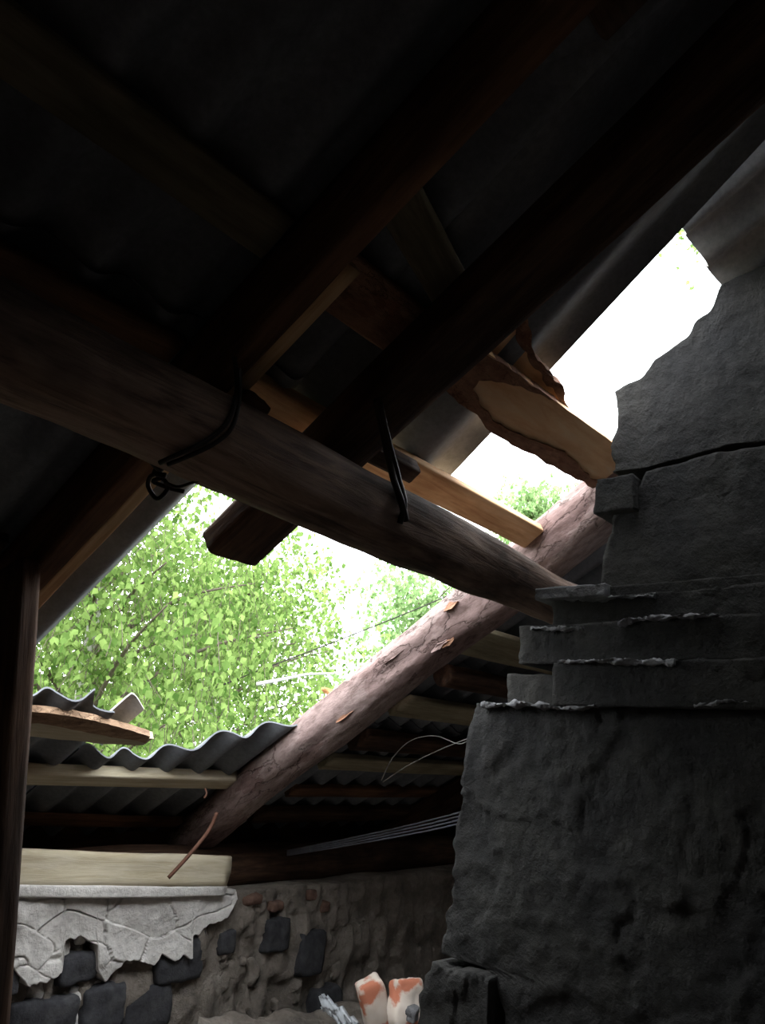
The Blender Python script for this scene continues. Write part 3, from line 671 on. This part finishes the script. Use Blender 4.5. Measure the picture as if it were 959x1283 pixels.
# ================================================================ outdoors: trees
def leaves(name, pts, size, mat, parent):
    verts = []; faces = []; o0 = parent.location
    for p in pts:
        s_ = size*random.uniform(0.65, 1.2); a = random.uniform(0, 2*math.pi)
        d = V((math.cos(a)*0.5, math.sin(a)*0.5, -random.uniform(0.3, 1.1))).normalized()
        sd = d.cross(V((random.uniform(-1, 1), random.uniform(-1, 1), random.uniform(-0.3, 0.3)))).normalized()
        nrm = d.cross(sd); q = p-o0; k = len(verts)
        verts += [q, q+d*s_*0.35+sd*s_*0.40+nrm*s_*0.08, q+d*s_*1.05, q+d*s_*0.35-sd*s_*0.40+nrm*s_*0.08]
        faces += [(k, k+1, k+2), (k, k+2, k+3)]
    return link(name, verts, faces, mat, parent, None, False)
def tree(base, top, rad, nleaf, size, mat, label, clump=14, seed=1, squash=1.0, droop=0.5, trunk_r=0.10, zlow=None):
    random.seed(seed); base = V(base); top = V(top)
    T = empty('birch_tree', base, label, 'tree', 'trees beyond the torn roof'); zlow = zlow if zlow is not None else base.z+1.5
    tube('trunk', [base, base.lerp(top, 0.35)+V((0.1, 0.05, 0)), base.lerp(top, 0.7), top], trunk_r, M['birchbark'], T, 10, 6, 0.2)
    pts = []; bv = []; bf = []
    nb = max(8, nleaf//900); H = top.z-zlow
    branches = []
    for i in range(nb):
        z = zlow+H*random.random()**0.9; f = (z-zlow)/H; r = rad*(1.0-0.75*f**1.5)*random.uniform(0.6, 1.0); a = random.uniform(0, 2*math.pi)
        st = base.lerp(top, (z-base.z)/(top.z-base.z)); st.z = z-0.25*r
        en = V((st.x+math.cos(a)*r, st.y+math.sin(a)*r, z+0.35*r)); branches.append((st, st.lerp(en, 0.5)+V((0, 0, 0.12*r)), en))
    for k, (a, b, c) in enumerate(branches):
        if k < 90: tube('branch', [a, b, c], 0.012+0.012*rad/2, M['twig'], T, 5, 4, 0.25)
    nt_ = nleaf//clump
    for i in range(nt_):
        a, b, c = random.choice(branches); t = random.random()**0.6
        p = (a.lerp(b, t*2) if t < 0.5 else b.lerp(c, t*2-1))+V([random.gauss(0, 0.16*rad) for _ in range(3)])
        L = random.uniform(0.25, 0.7)*droop*1.4; dr = V((random.gauss(0, .35), random.gauss(0, .35), -1)).normalized()
        side = V((random.uniform(-1, 1), random.uniform(-1, 1), random.uniform(-0.4, 0.2)))*0.2
        k = len(bv); q0_, q1_, q2_ = p, p+side+dr*L*0.3, p+side*1.5+dr*L
        for q in (q0_, q1_, q2_):
            for j in range(3): bv.append(q-base+V((math.cos(j*2.1), math.sin(j*2.1), 0))*0.0025)
        for m_ in (0, 3):
            for j in range(3): bf.append((k+m_+j, k+m_+(j+1) % 3, k+m_+3+(j+1) % 3, k+m_+3+j))
        for j in range(clump):
            u = random.random(); q = q0_.lerp(q1_, u*2) if u < 0.5 else q1_.lerp(q2_, u*2-1)
            pts.append(q+V([random.gauss(0, 0.035) for _ in range(3)]))
    tw = link('twigs', bv, bf, M['twig'], T); tw['kind'] = 'stuff'
    lf = leaves('foliage', pts, size, mat, T); lf['kind'] = 'stuff'
    return T
tree((3.8, 6.7, -4.4), (3.75, 6.4, 3.6), 2.3, 36000, 0.062, M['leaf'], 'dense bright green birch filling the left of the opening', seed=2, zlow=-1.6)
tree((1.2, 6.6, -4.4), (1.4, 6.4, 3.6), 2.0, 16000, 0.062, M['leaf'], 'leafy birch behind the grey sheet edge at far left', seed=3, zlow=-1.8)
tree((8.2, 10.2, -4.4), (8.2, 10.2, 2.5), 3.2, 30000, 0.085, M['leaf'], 'farther birch seen low between the dense birch and the peeled rafter', seed=4, zlow=-2.2)
tree((14.5, 11.0, -4.4), (14.3, 10.6, 3.4), 3.6, 18000, 0.12, M['leaf2'], 'hazy distant tree above the upper part of the peeled rafter', seed=5, zlow=-1.5)
tree((18.5, 10.4, -4.4), (18.5, 10.3, 7.6), 2.0, 5000, 0.13, M['leaf2'], 'small distant treetop framed between the pine batten and the waney board', seed=6, zlow=2.5)
tree((5.6, 13.0, -4.4), (5.6, 12.8, 3.2), 4.2, 26000, 0.11, M['leaf'], 'distant birch behind the dense one, showing through its gaps', seed=8, zlow=-2.5)
# hanging twigs at the top of the upper opening
tree((7.4, 2.4, -4.4), (7.0, 2.45, 7.8), 1.5, 3500, 0.06, M['leaf'], 'tall birch whose hanging twigs show at the top of the upper opening', seed=9, zlow=5.25)
# overhead wires and a pale branch
o = tube('overhead_wire', [onD(250, 870, 7.0), onD(330, 838, 7.2), onD(430, 800, 7.6), onD(580, 738, 8.0), onD(760, 650, 8.6)], 0.006, M['wire']); tag(o, 'thin dark overhead wire crossing in front of the trees', 'wire')
o = tube('bare_branch', [onD(322, 857, 5.0), onD(360, 850, 5.1), onD(385, 845, 5.2), onD(418, 844, 5.3)], 0.012, M['birchbark'], taper=0.5); tag(o, 'pale bare branch in front of the green leaves', 'branch')
